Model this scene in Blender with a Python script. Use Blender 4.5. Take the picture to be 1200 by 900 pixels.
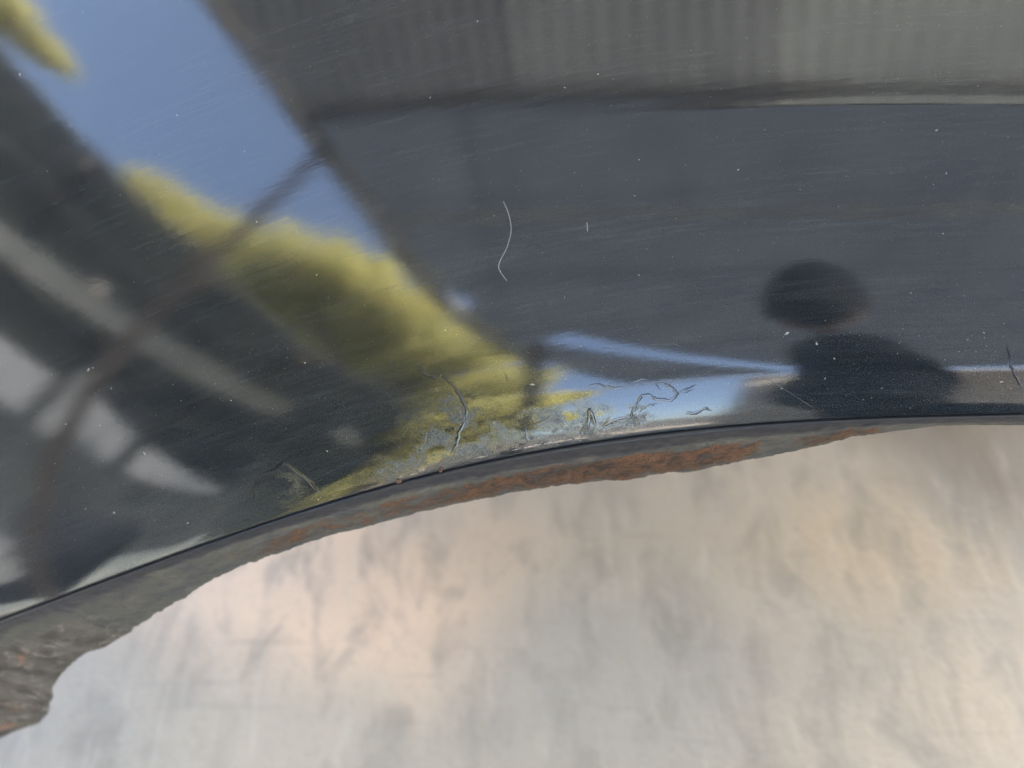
import bpy, bmesh, math, random
import numpy as np
from mathutils import Vector, Matrix, noise

for o in list(bpy.data.objects):
    bpy.data.objects.remove(o)
SC = bpy.context.scene
COL = SC.collection
rng = random.Random(7)
rad = math.radians

# ------------------------------------------------------------------ camera
PITCH, CAM_H, FPX, FOCUS = rad(55), 0.56, 924.0, 0.25
cd = bpy.data.cameras.new('camera')
cam = bpy.data.objects.new('camera', cd)
COL.objects.link(cam)
cam.location = (0, 0, CAM_H)
cam.rotation_euler = (rad(90) - PITCH, 0, 0)
cd.sensor_width = 36.0
cd.lens = 36.0 * FPX / 1200.0
cd.clip_start = 0.01
cd.clip_end = 500
cd.dof.use_dof = True
cd.dof.focus_distance = 0.247
cd.dof.aperture_fstop = cd.lens / 4.0          # an opening of 4 mm, as in a phone
SC.camera = cam

# ------------------------------------------------------------------ sky, sun, exposure
SUN_AZ, SUN_EL = math.atan2(0.8, 0.6), rad(50)  # from +Y towards +X
w = bpy.data.worlds.new('World')
SC.world = w
w.use_nodes = True
nt = w.node_tree
nt.nodes.clear()
sky = nt.nodes.new('ShaderNodeTexSky')
sky.sky_type = 'NISHITA'
sky.sun_disc = False
sky.sun_elevation = SUN_EL
sky.sun_rotation = SUN_AZ
sky.air_density = 1.0
sky.dust_density = 3.5
sky.ozone_density = 0.5
bg = nt.nodes.new('ShaderNodeBackground')
bg.inputs[1].default_value = 0.12
wo = nt.nodes.new('ShaderNodeOutputWorld')
nt.links.new(sky.outputs[0], bg.inputs[0])
nt.links.new(bg.outputs[0], wo.inputs[0])
sd = bpy.data.lights.new('sun', 'SUN')
sd.energy = 5.0
sd.angle = rad(0.53)
sd.color = (1.0, 0.93, 0.83)
sun = bpy.data.objects.new('sun', sd)
COL.objects.link(sun)
sv = Vector((math.sin(SUN_AZ) * math.cos(SUN_EL), math.cos(SUN_AZ) * math.cos(SUN_EL), math.sin(SUN_EL)))
sun.rotation_euler = sv.to_track_quat('Z', 'Y').to_euler()
sun.location = sv * 20
SC.view_settings.view_transform = 'Standard'
SC.view_settings.look = 'None'
SC.view_settings.gamma = 1
SC.view_settings.use_curve_mapping = False
SC.view_settings.exposure = 4.6
SC.cycles.max_bounces = 10
SC.cycles.sample_clamp_indirect = 8

# ------------------------------------------------------------------ helpers
def tag(o, label=None, cat=None, group=None, kind=None):
    if label: o['label'] = label
    if cat: o['category'] = cat
    if group: o['group'] = group
    if kind: o['kind'] = kind
    return o

def obj(name, me, mat=None, parent=None, smooth=False):
    o = bpy.data.objects.new(name, me)
    COL.objects.link(o)
    if mat: me.materials.append(mat) if not me.materials else None
    if parent: o.parent = parent
    if smooth:
        for p in me.polygons: p.use_smooth = True
    return o

def empty(name, loc=(0, 0, 0)):
    o = bpy.data.objects.new(name, None)
    o.empty_display_size = 0.05
    COL.objects.link(o)
    o.location = loc
    return o

def child(name, me, mat, parent, smooth=False):
    """a part built in world coordinates under an Empty"""
    o = obj(name, me, mat, None, smooth)
    o.parent = parent
    o.matrix_parent_inverse = Matrix.Translation(parent.location).inverted()
    return o

def mesh(name, vs, fs):
    me = bpy.data.meshes.new(name)
    me.from_pydata([tuple(v) for v in vs], [], [tuple(f) for f in fs])
    me.update()
    return me

def bar_mesh(a, b, wd, ht, up=(0, 0, 1), bevel=0.004):
    """a straight timber or steel bar from a to b with bevelled edges"""
    a, b = Vector(a), Vector(b)
    z = (b - a).normalized()
    x = Vector(up).cross(z)
    if x.length < 1e-4: x = Vector((1, 0, 0)).cross(z)
    x.normalize()
    y = z.cross(x)
    bm = bmesh.new()
    vs = []
    for p in (a, b):
        for sx, sy in ((-1, -1), (1, -1), (1, 1), (-1, 1)):
            vs.append(bm.verts.new(p + x * sx * wd / 2 + y * sy * ht / 2))
    for f in ((3, 2, 1, 0), (4, 5, 6, 7), (0, 1, 5, 4), (1, 2, 6, 5), (2, 3, 7, 6), (3, 0, 4, 7)):
        bm.faces.new([vs[i] for i in f])
    if bevel:
        bmesh.ops.bevel(bm, geom=bm.edges[:], offset=min(bevel, wd * .2, ht * .2), segments=1, affect='EDGES')
    me = bpy.data.meshes.new('bar')
    bm.to_mesh(me); bm.free()
    return me

def tube_mesh(pts, r, n=10, taper=None):
    pts = [Vector(p) for p in pts]
    vs, fs = [], []
    prev = None
    for i, p in enumerate(pts):
        t = (pts[min(i + 1, len(pts) - 1)] - pts[max(i - 1, 0)]).normalized()
        if prev is None:
            prev = t.orthogonal().normalized()
        s = (prev - t * prev.dot(t)).normalized()
        prev = s
        q = t.cross(s)
        rr = r if taper is None else taper[i]
        for k in range(n):
            a = 2 * math.pi * k / n
            vs.append(p + (s * math.cos(a) + q * math.sin(a)) * rr)
    m = len(pts)
    for i in range(m - 1):
        for k in range(n):
            fs.append((i * n + k, i * n + (k + 1) % n, (i + 1) * n + (k + 1) % n, (i + 1) * n + k))
    fs.append(tuple(range(n - 1, -1, -1)))
    fs.append(tuple((m - 1) * n + k for k in range(n)))
    return mesh('tube', vs, fs)

class NT:
    """small wrapper to write node trees"""
    def __init__(s, name):
        s.m = bpy.data.materials.new(name)
        s.m.use_nodes = True
        s.t = s.m.node_tree
        s.t.nodes.clear()
        s.out = s.n('OutputMaterial')
    def n(s, typ, **kw):
        nd = s.t.nodes.new('ShaderNode' + typ)
        for k, v in kw.items(): setattr(nd, k, v)
        return nd
    def set(s, nd, **kw):
        for k, v in kw.items():
            i = nd.inputs[k.replace('_', ' ')] if isinstance(k, str) else nd.inputs[k]
            if hasattr(v, 'is_output'): s.t.links.new(v, i)
            else: i.default_value = v
        return nd
    def link(s, a, b): s.t.links.new(a, b)
    def val(s, x, sock):
        if hasattr(x, 'is_output'): s.t.links.new(x, sock)
        else: sock.default_value = x
    def math(s, op, a, b=0.0, c=None, clamp=False):
        nd = s.n('Math', operation=op, use_clamp=clamp)
        s.val(a, nd.inputs[0]); s.val(b, nd.inputs[1])
        if c is not None: s.val(c, nd.inputs[2])
        return nd.outputs[0]
    def ramp(s, f, stops, interp='LINEAR'):
        nd = s.n('ValToRGB')
        cr = nd.color_ramp
        cr.interpolation = interp
        while len(cr.elements) < len(stops): cr.elements.new(0.5)
        for e, (p, c) in zip(cr.elements, stops):
            e.position = p
            e.color = (c, c, c, 1) if isinstance(c, (int, float)) else (*c, 1)
        s.val(f, nd.inputs[0])
        return nd.outputs[0]
    def noise(s, vec, scale, detail=4, rough=.55, dist=0.0):
        nd = s.n('TexNoise')
        if vec is not None: s.link(vec, nd.inputs['Vector'])
        nd.inputs['Scale'].default_value = scale
        nd.inputs['Detail'].default_value = detail
        nd.inputs['Roughness'].default_value = rough
        nd.inputs['Distortion'].default_value = dist
        return nd.outputs[0]
    def mapping(s, vec, scale=(1, 1, 1), rot=(0, 0, 0), loc=(0, 0, 0)):
        nd = s.n('Mapping')
        s.link(vec, nd.inputs[0])
        nd.inputs['Scale'].default_value = scale
        nd.inputs['Rotation'].default_value = rot
        nd.inputs['Location'].default_value = loc
        return nd.outputs[0]
    def mix(s, f, a, b):
        nd = s.n('Mix', data_type='RGBA')
        s.val(f, nd.inputs[0])
        for x, i in ((a, 6), (b, 7)):
            if hasattr(x, 'is_output'): s.link(x, nd.inputs[i])
            else: nd.inputs[i].default_value = (*x, 1)
        return nd.outputs[2]
    def bump(s, h, strength, dist, prev=None):
        nd = s.n('Bump')
        s.val(strength, nd.inputs['Strength'])
        nd.inputs['Distance'].default_value = dist
        s.link(h, nd.inputs['Height'])
        if prev is not None: s.link(prev, nd.inputs['Normal'])
        return nd.outputs[0]
    def principled(s, color, rough=.6, normal=None, **kw):
        p = s.n('BsdfPrincipled')
        if hasattr(color, 'is_output'): s.link(color, p.inputs['Base Color'])
        else: p.inputs['Base Color'].default_value = (*color, 1)
        s.val(rough, p.inputs['Roughness'])
        if normal is not None: s.link(normal, p.inputs['Normal'])
        for k, v in kw.items(): s.val(v, p.inputs[k.replace('_', ' ')])
        s.link(p.outputs[0], s.out.inputs[0])
        return p

def rough_mat(name, c1, c2, scale=6, rough=.75, bump=.3, dist=.004, stretch=(1, 1, 1), **kw):
    t = NT(name)
    co = t.mapping(t.n('TexCoord').outputs['Object'], scale=stretch)
    f = t.noise(co, scale, 6, .6)
    f2 = t.noise(co, scale * 9, 5, .6)
    c = t.mix(t.ramp(f, [(.35, 0), (.65, 1)]), c1, c2)
    t.principled(c, rough, t.bump(t.math('ADD', f, t.math('MULTIPLY', f2, .4)), bump, dist), **kw)
    return t.m

# ------------------------------------------------------------------ materials of the surroundings
FLOOR_TINTS = [   # tinted floor zones: x, y, half sizes, strength, colour
    (-0.125, 0.209, 0.17, 0.10, 0.95, (0.40, 0.308, 0.238)),
    (-0.026, 0.242, 0.1, 0.06, 0.6, (.32, .255, .20)),
    (0.265, 0.242, 0.12, 0.07, 0.75, (0.285, 0.235, 0.17)),
    (0.071, 0.154, 0.12, 0.1, 0.8, (0.195, 0.187, 0.172)),
    (-0.301, 0.099, 0.12, 0.08, 0.6, (0.2, 0.195, 0.182)),
    (0.318, 0.131, 0.07, 0.06, 0.5, (0.27, 0.235, 0.185)),
    (0.402, 0.316, 0.13, 0.09, 0.9, (0.105, 0.092, 0.075)),  # the fender's shade on the floor, put into the colour
]
def concrete_mat():
    t = NT('worn_concrete')
    co = t.n('TexCoord').outputs['Object']
    big = t.noise(t.mapping(co, loc=(3.2, 1.1, 0)), 4.2, 3, .55, .6)
    mid = t.noise(t.mapping(co, scale=(1.5, .8, 1), rot=(0, 0, .25)), 19, 5, .62, .4)
    trow = t.noise(t.mapping(co, scale=(3.2, .75, 1), rot=(0, 0, -.25)), 26, 4, .6)
    fine = t.noise(co, 190, 5, .7)
    c = t.mix(t.ramp(big, [(.36, 0), (.66, 1)]), (.195, .178, .155), (.255, .228, .192))
    def tint_mask(x, y, rx, ry, k):
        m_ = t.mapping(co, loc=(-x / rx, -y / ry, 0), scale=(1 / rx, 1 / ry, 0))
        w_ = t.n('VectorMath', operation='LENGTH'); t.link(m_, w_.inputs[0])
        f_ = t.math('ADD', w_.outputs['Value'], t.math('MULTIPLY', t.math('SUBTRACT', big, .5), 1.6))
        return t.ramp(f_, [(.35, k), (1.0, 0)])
    for x, y, rx, ry, k, tint in FLOOR_TINTS:
        c = t.mix(tint_mask(x, y, rx, ry, k), c, tint)
    c = t.mix(t.ramp(mid, [(.34, .6), (.52, 0)]), c, (.135, .128, .115))
    c = t.mix(t.ramp(trow, [(.56, 0), (.78, .4)]), c, (.30, .28, .245))
    c = t.mix(t.ramp(fine, [(.30, .35), (.45, 0)]), c, (.13, .12, .105))
    scr = t.noise(t.mapping(co, scale=(1.0, .07, 1), rot=(0, 0, .5)), 130, 3, .6, .3)
    scr2 = t.noise(t.mapping(co, scale=(.07, 1.0, 1), rot=(0, 0, .3)), 110, 3, .6, .3)
    c = t.mix(t.math('MULTIPLY', t.ramp(scr, [(.61, 0), (.74, 1)]), .20), c, (.36, .33, .29))
    c = t.mix(t.math('MULTIPLY', t.ramp(scr2, [(.62, 0), (.74, 1)]), .30), c, (.12, .11, .10))
    hs = t.n('Mix', data_type='RGBA', blend_type='MULTIPLY'); hs.inputs[0].default_value = 1
    t.link(c, hs.inputs[6]); hs.inputs[7].default_value = (1.38, 1.31, 1.22, 1); c = hs.outputs[2]
    t.principled(c, t.ramp(mid, [(.3, .5), (.7, .75)]), t.bump(t.math('ADD', mid, t.math('MULTIPLY', fine, .3)), .35, .004))
    return t.m
M_CONC = concrete_mat()
M_STEEL = rough_mat('grey_steel', (.20, .21, .20), (.33, .33, .31), 5, .5, .2)
M_DARKWOOD = rough_mat('weathered_timber', (.05, .042, .035), (.11, .09, .07), 3, .85, .6, .006, (1, 1, .2))
M_RUSTPIPE = rough_mat('rusty_pipe', (.11, .085, .068), (.17, .132, .107), 9, .75, .4)
M_WHITEPIPE = rough_mat('white_painted_pipe', (.66, .64, .66), (.78, .76, .76), 5, .5, .1)
M_BEAM = rough_mat('pale_grey_beam', (.22, .24, .23), (.36, .38, .355), 4, .6, .2)
M_SHEET_DARK = rough_mat('dark_roof_sheet', (.085, .10, .105), (.15, .165, .165), 3, .6, .2)
M_BLOCK = rough_mat('grey_render', (.28, .27, .26), (.40, .385, .365), 2.5, .9, .5, .01)
M_CRATE = rough_mat('pine_crate', (.34, .23, .13), (.48, .35, .22), 4, .8, .4, .003, (1, 6, 6))
M_BARK = rough_mat('bark', (.07, .055, .04), (.14, .11, .085), 14, .9, .8, .02, (1, 1, .25))

def translucent_sheet(name, base_a, base_b):
    t = NT(name)
    co = t.n('TexCoord').outputs['Object']
    f = t.noise(co, 2.2, 5, .6)
    g = t.noise(t.mapping(co, scale=(8, .5, 1)), 3, 4, .6)
    c = t.mix(t.ramp(f, [(.3, 0), (.7, 1)]), base_a, base_b)
    c = t.mix(t.ramp(g, [(.55, 0), (.75, .7)]), c, tuple(k * .6 for k in base_a))
    d = t.set(t.n('BsdfDiffuse'), Color=c)
    tr = t.set(t.n('BsdfTranslucent'), Color=c)
    mx = t.n('MixShader'); mx.inputs[0].default_value = .55
    t.link(d.outputs[0], mx.inputs[1]); t.link(tr.outputs[0], mx.inputs[2])
    t.link(mx.outputs[0], t.out.inputs[0])
    return t.m
M_SHEET = translucent_sheet('milky_roof_sheet', (.090, .097, .092), (.130, .136, .125))
M_BOARD = translucent_sheet('grey_ceiling_sheet', (.038, .044, .053), (.056, .063, .073))
M_SHEET_OLD = translucent_sheet('grimy_roof_sheet', (.052, .053, .053), (.074, .075, .074))
M_SHEET_MID = translucent_sheet('dusty_roof_sheet', (.066, .068, .066), (.094, .096, .092))

def leaf_mat(name, c1, c2):
    t = NT(name)
    oi = t.n('TexCoord').outputs['Object']
    f = t.noise(oi, 2.6, 3, .6)
    c = t.mix(t.ramp(f, [(.35, 0), (.65, 1)]), c1, c2)
    d = t.set(t.n('BsdfDiffuse'), Color=c)
    tr = t.set(t.n('BsdfTranslucent'), Color=c)
    mx = t.n('MixShader'); mx.inputs[0].default_value = .5
    t.link(d.outputs[0], mx.inputs[1]); t.link(tr.outputs[0], mx.inputs[2])
    t.link(mx.outputs[0], t.out.inputs[0])
    return t.m
M_LEAF = leaf_mat('yellow_green_leaves', (.46, .45, .17), (.60, .57, .25))

# ------------------------------------------------------------------ the ground
me = mesh('floor', [(-40, -40, 0), (40, -40, 0), (40, 40, 0), (-40, 40, 0)], [(0, 1, 2, 3)])
tag(obj('concrete_floor', me, M_CONC), 'pale worn concrete floor with trowel marks, tinted zones and painted-in fender shade', kind='structure')

# ------------------------------------------------------------------ the panel's geometry
C = np.array([0, 0, CAM_H])
F = np.array([0, math.cos(PITCH), -math.sin(PITCH)]); RT = np.array([1., 0, 0]); UP = np.array([0, math.sin(PITCH), math.cos(PITCH)])
YAW, EL = rad(10), rad(50)
N0 = np.array([-math.sin(YAW) * math.cos(EL), -math.cos(YAW) * math.cos(EL), math.sin(EL)])
EU = np.array([math.cos(YAW), -math.sin(YAW), 0])
EV = np.cross(N0, EU)
O = C + F * FOCUS
RU, RV = 2.5, 1.2                 # the panel's crown, radii in metres
TH0, LAM = rad(24), .016          # how it rolls over towards the lip
PHI_LIP = rad(56)                 # the lip's slope against the panel

def pdir(x, y):
    d = F + RT * ((x - 600) / FPX) + UP * ((450 - y) / FPX)
    return d / np.linalg.norm(d)
def base(u, v): return -u * u / (2 * RU) - v * v / (2 * RV)
def kroll(u):
    t = min(1.0, max(0.0, (u + .11) / .11))
    return .4 + .6 * t * t * (3 - 2 * t)
def roll(d, u): return -math.tan(TH0) * kroll(u) * LAM * np.exp(-np.maximum(d, 0) / LAM)
def unproj(x, y, wf):
    r = pdir(x, y); wv = 0.0
    for _ in range(40):
        t = np.dot(O + N0 * wv - C, N0) / np.dot(r, N0)
        q = C + r * t - O
        u, v = q @ EU, q @ EV
        wv = wf(u, v)
    return u, v
EDGE_PX = [(0, 722), (100, 688), (200, 646), (300, 611), (380, 590), (440, 572), (540, 545), (640, 524), (750, 508), (860, 497), (980, 489), (1100, 484.5), (1200, 482.5)]
ed = np.array([unproj(x, y, lambda u, v: base(u, v) + roll(0, u)) for x, y in EDGE_PX])
PF = np.polyfit(ed[:, 0], ed[:, 1], 4)
DPF = np.polyder(PF)

# arch curve: fitted where it shows, rounding down into two legs beyond
us = np.arange(-.195, .1701, .0008)
curve = [(u, np.polyval(PF, u)) for u in us]
def extend(p, ang, turn, R1, step, floor_z):
    pts = []
    u, v = p
    while True:
        lim = rad(87)
        ang = ang + turn * step / R1
        ang_c = max(-lim, min(lim, ang))
        sgn = -1 if turn > 0 else 1
        u += sgn * math.cos(ang_c) * step
        v += sgn * math.sin(ang_c) * step
        z = (O + u * EU + v * EV + N0 * base(u, v))[2]
        if z < floor_z or len(pts) > 900: break
        pts.append((u, v))
    return pts
aL = math.atan(np.polyval(DPF, us[0])); aR = math.atan(np.polyval(DPF, us[-1]))
left = extend(curve[0], aL, 1, .24, .0012, .012)
right = extend(curve[-1], aR, -1, .30, .004, .012)
curve = np.array(left[::-1] + curve + right)
ds = np.r_[0, np.cumsum(np.hypot(*np.diff(curve, axis=0).T))]
i0 = len(left)
ds -= ds[i0 + int(np.argmin(abs(us)))]        # s = 0 below the picture's middle
tang = np.gradient(curve, axis=0)
# smooth the directions so that the fan of rows is even
for _ in range(30):
    tang[1:-1] = (tang[:-2] + 2 * tang[1:-1] + tang[2:]) / 4
tang /= np.linalg.norm(tang, axis=1)[:, None]
nrm = np.c_[-tang[:, 1], tang[:, 0]]
UL, URT, VT = curve[:, 0].min() - .14, curve[:, 0].max() + .15, .37
def dmax(p, n):
    best = 9
    if n[0] < -1e-4: best = min(best, (UL - p[0]) / n[0])
    if n[0] > 1e-4: best = min(best, (URT - p[0]) / n[0])
    if n[1] > 1e-4: best = min(best, (VT - p[1]) / n[1])
    return best
DM = np.array([dmax(p, n) for p, n in zip(curve, nrm)])
for _ in range(12):
    DM[1:-1] = (DM[:-2] + 2 * DM[1:-1] + DM[2:]) / 4

def crease(u, v, s):
    """a faint pressed line running along the panel, dying out to the left"""
    vc = .0824 + .20 * u - .35 * u * u
    k = 1 / (1 + math.exp(-(u - .055) / .020))
    q = (v - vc) / .0017
    return .00008 * k * math.exp(-q * q)
def dent(u, v, d):
    return (.00022 * noise.noise((u * 9, v * 9, 2.1)) + .00003 * noise.noise((u * 30 + v * 8, v * 60, 5.2))) * min(1, d / .05 + .15)

def surf(u, v, d, detail=True):
    wv = base(u, v) + float(roll(d, u))
    if detail: wv += crease(u, v, 0) + dent(u, v, d)
    return O + u * EU + v * EV + N0 * wv

NSEG = len(curve)
# rows: fine by the lip, wider towards the top
rows = list(np.arange(0, .03, .0006)) + list(np.arange(.03, .08, .0016)) + list(np.arange(.08, .122, .0007)) + list(np.arange(.122, .17, .0016))
n_extra = 16
P = []
UVS = []
# the tight bend below the edge (black paint goes round it)
BEND_R = .0017
bend = [i / 6 for i in range(6, 0, -1)]
def bend_point(i, f):
    """f 0..1 around the bend from the panel's rolled edge to the lip's slope; returns point and tangent angle"""
    u, v = curve[i]
    e = surf(u, v, 0)
    n2 = nrm[i]
    out = -(EU * n2[0] + EV * n2[1])           # away from the panel
    a0, a1 = math.atan(math.tan(TH0) * kroll(u)), PHI_LIP
    a = a0 + (a1 - a0) * f
    p = e + BEND_R * (out * (math.sin(a) - math.sin(a0)) + -N0 * (-(math.cos(a) - math.cos(a0))))
    return p, out * math.cos(a) - N0 * math.sin(a)
for i in range(NSEG):
    u, v = curve[i]; n2 = nrm[i]
    col, uvc = [], []
    for f in bend:
        col.append(bend_point(i, f)[0]); uvc.append((ds[i], -f * BEND_R))
    last = DM[i]
    rr = [d for d in rows if d < last - .004]
    rr = rr + [rr[-1] + (last - rr[-1]) * k / n_extra for k in range(1, n_extra + 1)]
    # every column gets the same number of rows
    tot = len(rows) + n_extra
    if len(rr) < tot:
        rr = list(np.interp(np.linspace(0, 1, tot), np.linspace(0, 1, len(rr)), rr))
    for d in rr:
        uu, vv = u + n2[0] * d, v + n2[1] * d
        col.append(surf(uu, vv, d)); uvc.append((ds[i], d))
    # folded return flange along the outer edge
    back = col[-1] - N0 * .012 - (EU * n2[0] + EV * n2[1]) * .001
    col.append(back); uvc.append((ds[i], last + .012))
    P += col; UVS += uvc
NC = len(col)
fs = []
for i in range(NSEG - 1):
    for j in range(NC - 1):
        fs.append((i * NC + j, (i + 1) * NC + j, (i + 1) * NC + j + 1, i * NC + j + 1))
pm = mesh('panel', P, fs)
def put_uv(me, uvs):
    lay = me.uv_layers.new(name='UVMap')
    vi = np.empty(len(me.loops), dtype=np.int32)
    me.loops.foreach_get('vertex_index', vi)
    lay.data.foreach_set('uv', np.array(uvs, dtype=np.float32)[vi].ravel())
put_uv(pm, UVS)

# pixel -> (s, d) on the panel
def arch_sd(u, v):
    dd = np.hypot(curve[:, 0] - u, curve[:, 1] - v)
    k = int(np.argmin(dd))
    return ds[k], (np.array([u, v]) - curve[k]) @ nrm[k], k
def wf_full(u, v):
    s, d, k = arch_sd(u, v)
    return base(u, v) + float(roll(d, u))
def at_panel(x, y, lift=0.0):
    u, v = unproj(x, y, wf_full)
    s, d, k = arch_sd(u, v)
    return surf(u, v, d) + N0 * lift, s, d
def panel_normal(u, v):
    e = 5e-4
    def hh(a, b): return wf_full(a, b)
    gu = (hh(u + e, v) - hh(u - e, v)) / (2 * e); gv = (hh(u, v + e) - hh(u, v - e)) / (2 * e)
    n = N0 - EU * gu - EV * gv
    return n / np.linalg.norm(n)
def uv_of(x, y): return unproj(x, y, wf_full)

# ------------------------------------------------------------------ paint
def paint_mat():
    t = NT('black_car_paint')
    uv = t.n('UVMap').outputs[0]
    sx = t.n('SeparateXYZ'); t.link(uv, sx.inputs[0])
    s, d = sx.outputs[0], sx.outputs[1]
    def blob(cs, cdd, rs, rd):
        a = t.math('DIVIDE', t.math('SUBTRACT', s, cs), rs)
        b = t.math('DIVIDE', t.math('SUBTRACT', d, cdd), rd)
        r2 = t.math('ADD', t.math('MULTIPLY', a, a), t.math('MULTIPLY', b, b))
        return t.math('SUBTRACT', 1.0, r2, clamp=True)
    def at(px, py):
        _, ss, dd = at_panel(px, py); return ss, dd
    # long wiping streaks that follow the arch
    st = t.noise(t.mapping(uv, scale=(45, 700, 1)), 1, 6, .68)
    st2 = t.noise(t.mapping(uv, scale=(9, 90, 1), loc=(3, 7, 0)), 1, 3, .5)
    peel = t.noise(t.mapping(uv, scale=(300, 420, 1)), 1, 2, .5)
    nrmv = t.bump(st, .0085, .0014)
    nrmv = t.bump(peel, .008, .0008, nrmv)
    # wrinkled, lifted paint close above the lip
    wr = None
    for px, py, rx, ry in ((525, 505, .020, .016), (560, 520, .030, .009), (650, 505, .030, .010), (690, 500, .007, .008), (335, 570, .010, .008), (735, 488, .012, .005), (470, 545, .018, .007)):
        cs, cdd = at(px, py)
        k = blob(cs, cdd, rx, ry)
        wr = k if wr is None else t.math('MAXIMUM', wr, k)
    crumple = t.n('TexNoise'); t.link(t.mapping(uv, scale=(800, 700, 1)), crumple.inputs['Vector'])
    crumple.inputs['Scale'].default_value = 1; crumple.inputs['Detail'].default_value = 3; crumple.inputs['Distortion'].default_value = 1.6
    ridge = t.math('ABSOLUTE', t.math('SUBTRACT', crumple.outputs[0], .5))
    patchy = t.ramp(t.noise(t.mapping(uv, scale=(120, 160, 1)), 1, 3, .6), [(.42, 0), (.62, 1)])
    k = t.math('MULTIPLY', t.math('MULTIPLY', wr, patchy), .30)
    nrmv = t.bump(ridge, k, .0011, nrmv)
    rough = t.math('ADD', t.ramp(st2, [(.3, .045), (.7, .085)]), t.math('MULTIPLY', k, .15))
    # thin film of dust left in the streaks, heavier towards the lip
    film = t.math('MULTIPLY', t.ramp(st, [(.40, .05), (.68, 1)]), t.ramp(st2, [(.3, .35), (.7, 1)]))
    grain = t.ramp(t.noise(t.mapping(uv, scale=(2600, 2600, 1)), 1, 2, .6), [(.52, 0), (.75, 1)])
    near = t.ramp(t.math('MULTIPLY', d, 10), [(.0, 1), (.45, .35), (1, .2)])
    film = t.math('ADD', t.math('MULTIPLY', film, .026), t.math('MULTIPLY', t.math('MULTIPLY', grain, near), .075))
    p = t.principled((.0026, .0050, .0082), rough, nrmv, IOR=1.58, Coat_Weight=.15, Coat_Roughness=.3, Coat_IOR=1.4)
    df = t.set(t.n('BsdfDiffuse'), Color=(.38, .44, .47, 1))
    mx = t.n('MixShader')
    t.link(film, mx.inputs[0]); t.link(p.outputs[0], mx.inputs[1]); t.link(df.outputs[0], mx.inputs[2])
    t.link(mx.outputs[0], t.out.inputs[0])
    return t.m
M_PAINT = paint_mat()

# ------------------------------------------------------------------ the fender
fender = empty('car_fender', (0, .15, 0))
tag(fender, 'glossy black car fender with a rusty wheel arch lip, leaning over the concrete floor', 'fender')
panel = child('outer_panel', pm, M_PAINT, fender, True)
so = panel.modifiers.new('thickness', 'SOLIDIFY'); so.thickness = .0009; so.offset = -1

# the lip: a ruled strip below the bend; its torn lower edge read as an outline
LOW_PX = [(1235, 491), (1200, 492), (1100, 495), (1050, 500), (1000, 507), (960, 515), (900, 527), (830, 541), (740, 553), (690, 558), (640, 564), (600, 570), (560, 578), (500, 592), (440, 607), (380, 622), (330, 641), (290, 652), (250, 671), (215, 692), (180, 713), (140, 738), (100, 756), (75, 775), (62, 796), (58, 815), (48, 833), (20, 843), (0, 851), (-40, 866)]
def project(p):
    q = p - C
    z = q @ F
    return 600 + FPX * (q @ RT) / z, 450 - FPX * (q @ UP) / z
lo, hi = i0 - 110, min(NSEG - 1, i0 + len(us) + 4)
tab = []
for i in range(lo, hi):
    p0, tg = bend_point(i, 1.0)
    for L in np.arange(.0, .11, .001):
        x, y = project(p0 + tg * L)
        tab.append((x, y, ds[i], L))
tab = np.array(tab)
sl = []
for x, y in LOW_PX:
    k = np.argmin((tab[:, 0] - x) ** 2 + (tab[:, 1] - y) ** 2)
    sl.append((tab[k, 2], tab[k, 3]))
sl.sort()
sl = np.array(sl)
def lip_len(s):
    if s < sl[0, 0]: return float(sl[0, 1] - min(1, (sl[0, 0] - s) / .05) * (sl[0, 1] - .016))
    return float(np.interp(s, sl[:, 0], sl[:, 1]))
LP, LUV, LF = [], [], []
NL = 26
for i in range(NSEG):
    p0, tg = bend_point(i, .93)
    s = ds[i]
    L = max(.004, lip_len(s)) + .0016 * noise.noise((s * 90, 0, 3)) * (1 if s < .11 else .3) + .0007 * noise.noise((s * 420, 4, 0)) * (1 if s < .11 else .2)
    tgn = np.cross(tg, np.r_[0, 0, 0] + EU * tang[i][0] + EV * tang[i][1])
    tgn /= np.linalg.norm(tgn)
    if tgn @ N0 < 0: tgn = -tgn
    for j in range(NL):
        f = j / (NL - 1)
        l = L * f
        # the tab on the left is uneven, pitted scrap; elsewhere scabs of rust swell the strip
        scab = noise.noise((s * 120, l * 190, 8.0)) * .5 + noise.noise((s * 330, l * 420, 1.0)) * .35 + abs(noise.noise((s * 520, l * 640, 6.0))) * .55
        amp = .0009 * min(1, f * 4) * (1.6 if s < -.16 else 1.0) * (.25 if s > .12 else 1)
        bow = .0008 * math.sin(f * math.pi) * min(1, L / .02)
        LP.append(p0 + tg * l + tgn * (scab * amp + bow))
        LUV.append((s, f))
for i in range(NSEG - 1):
    for j in range(NL - 1):
        LF.append((i * NL + j, i * NL + j + 1, (i + 1) * NL + j + 1, (i + 1) * NL + j))
lm = mesh('lip', LP, LF)
lm.flip_normals()
put_uv(lm, LUV)

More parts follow.
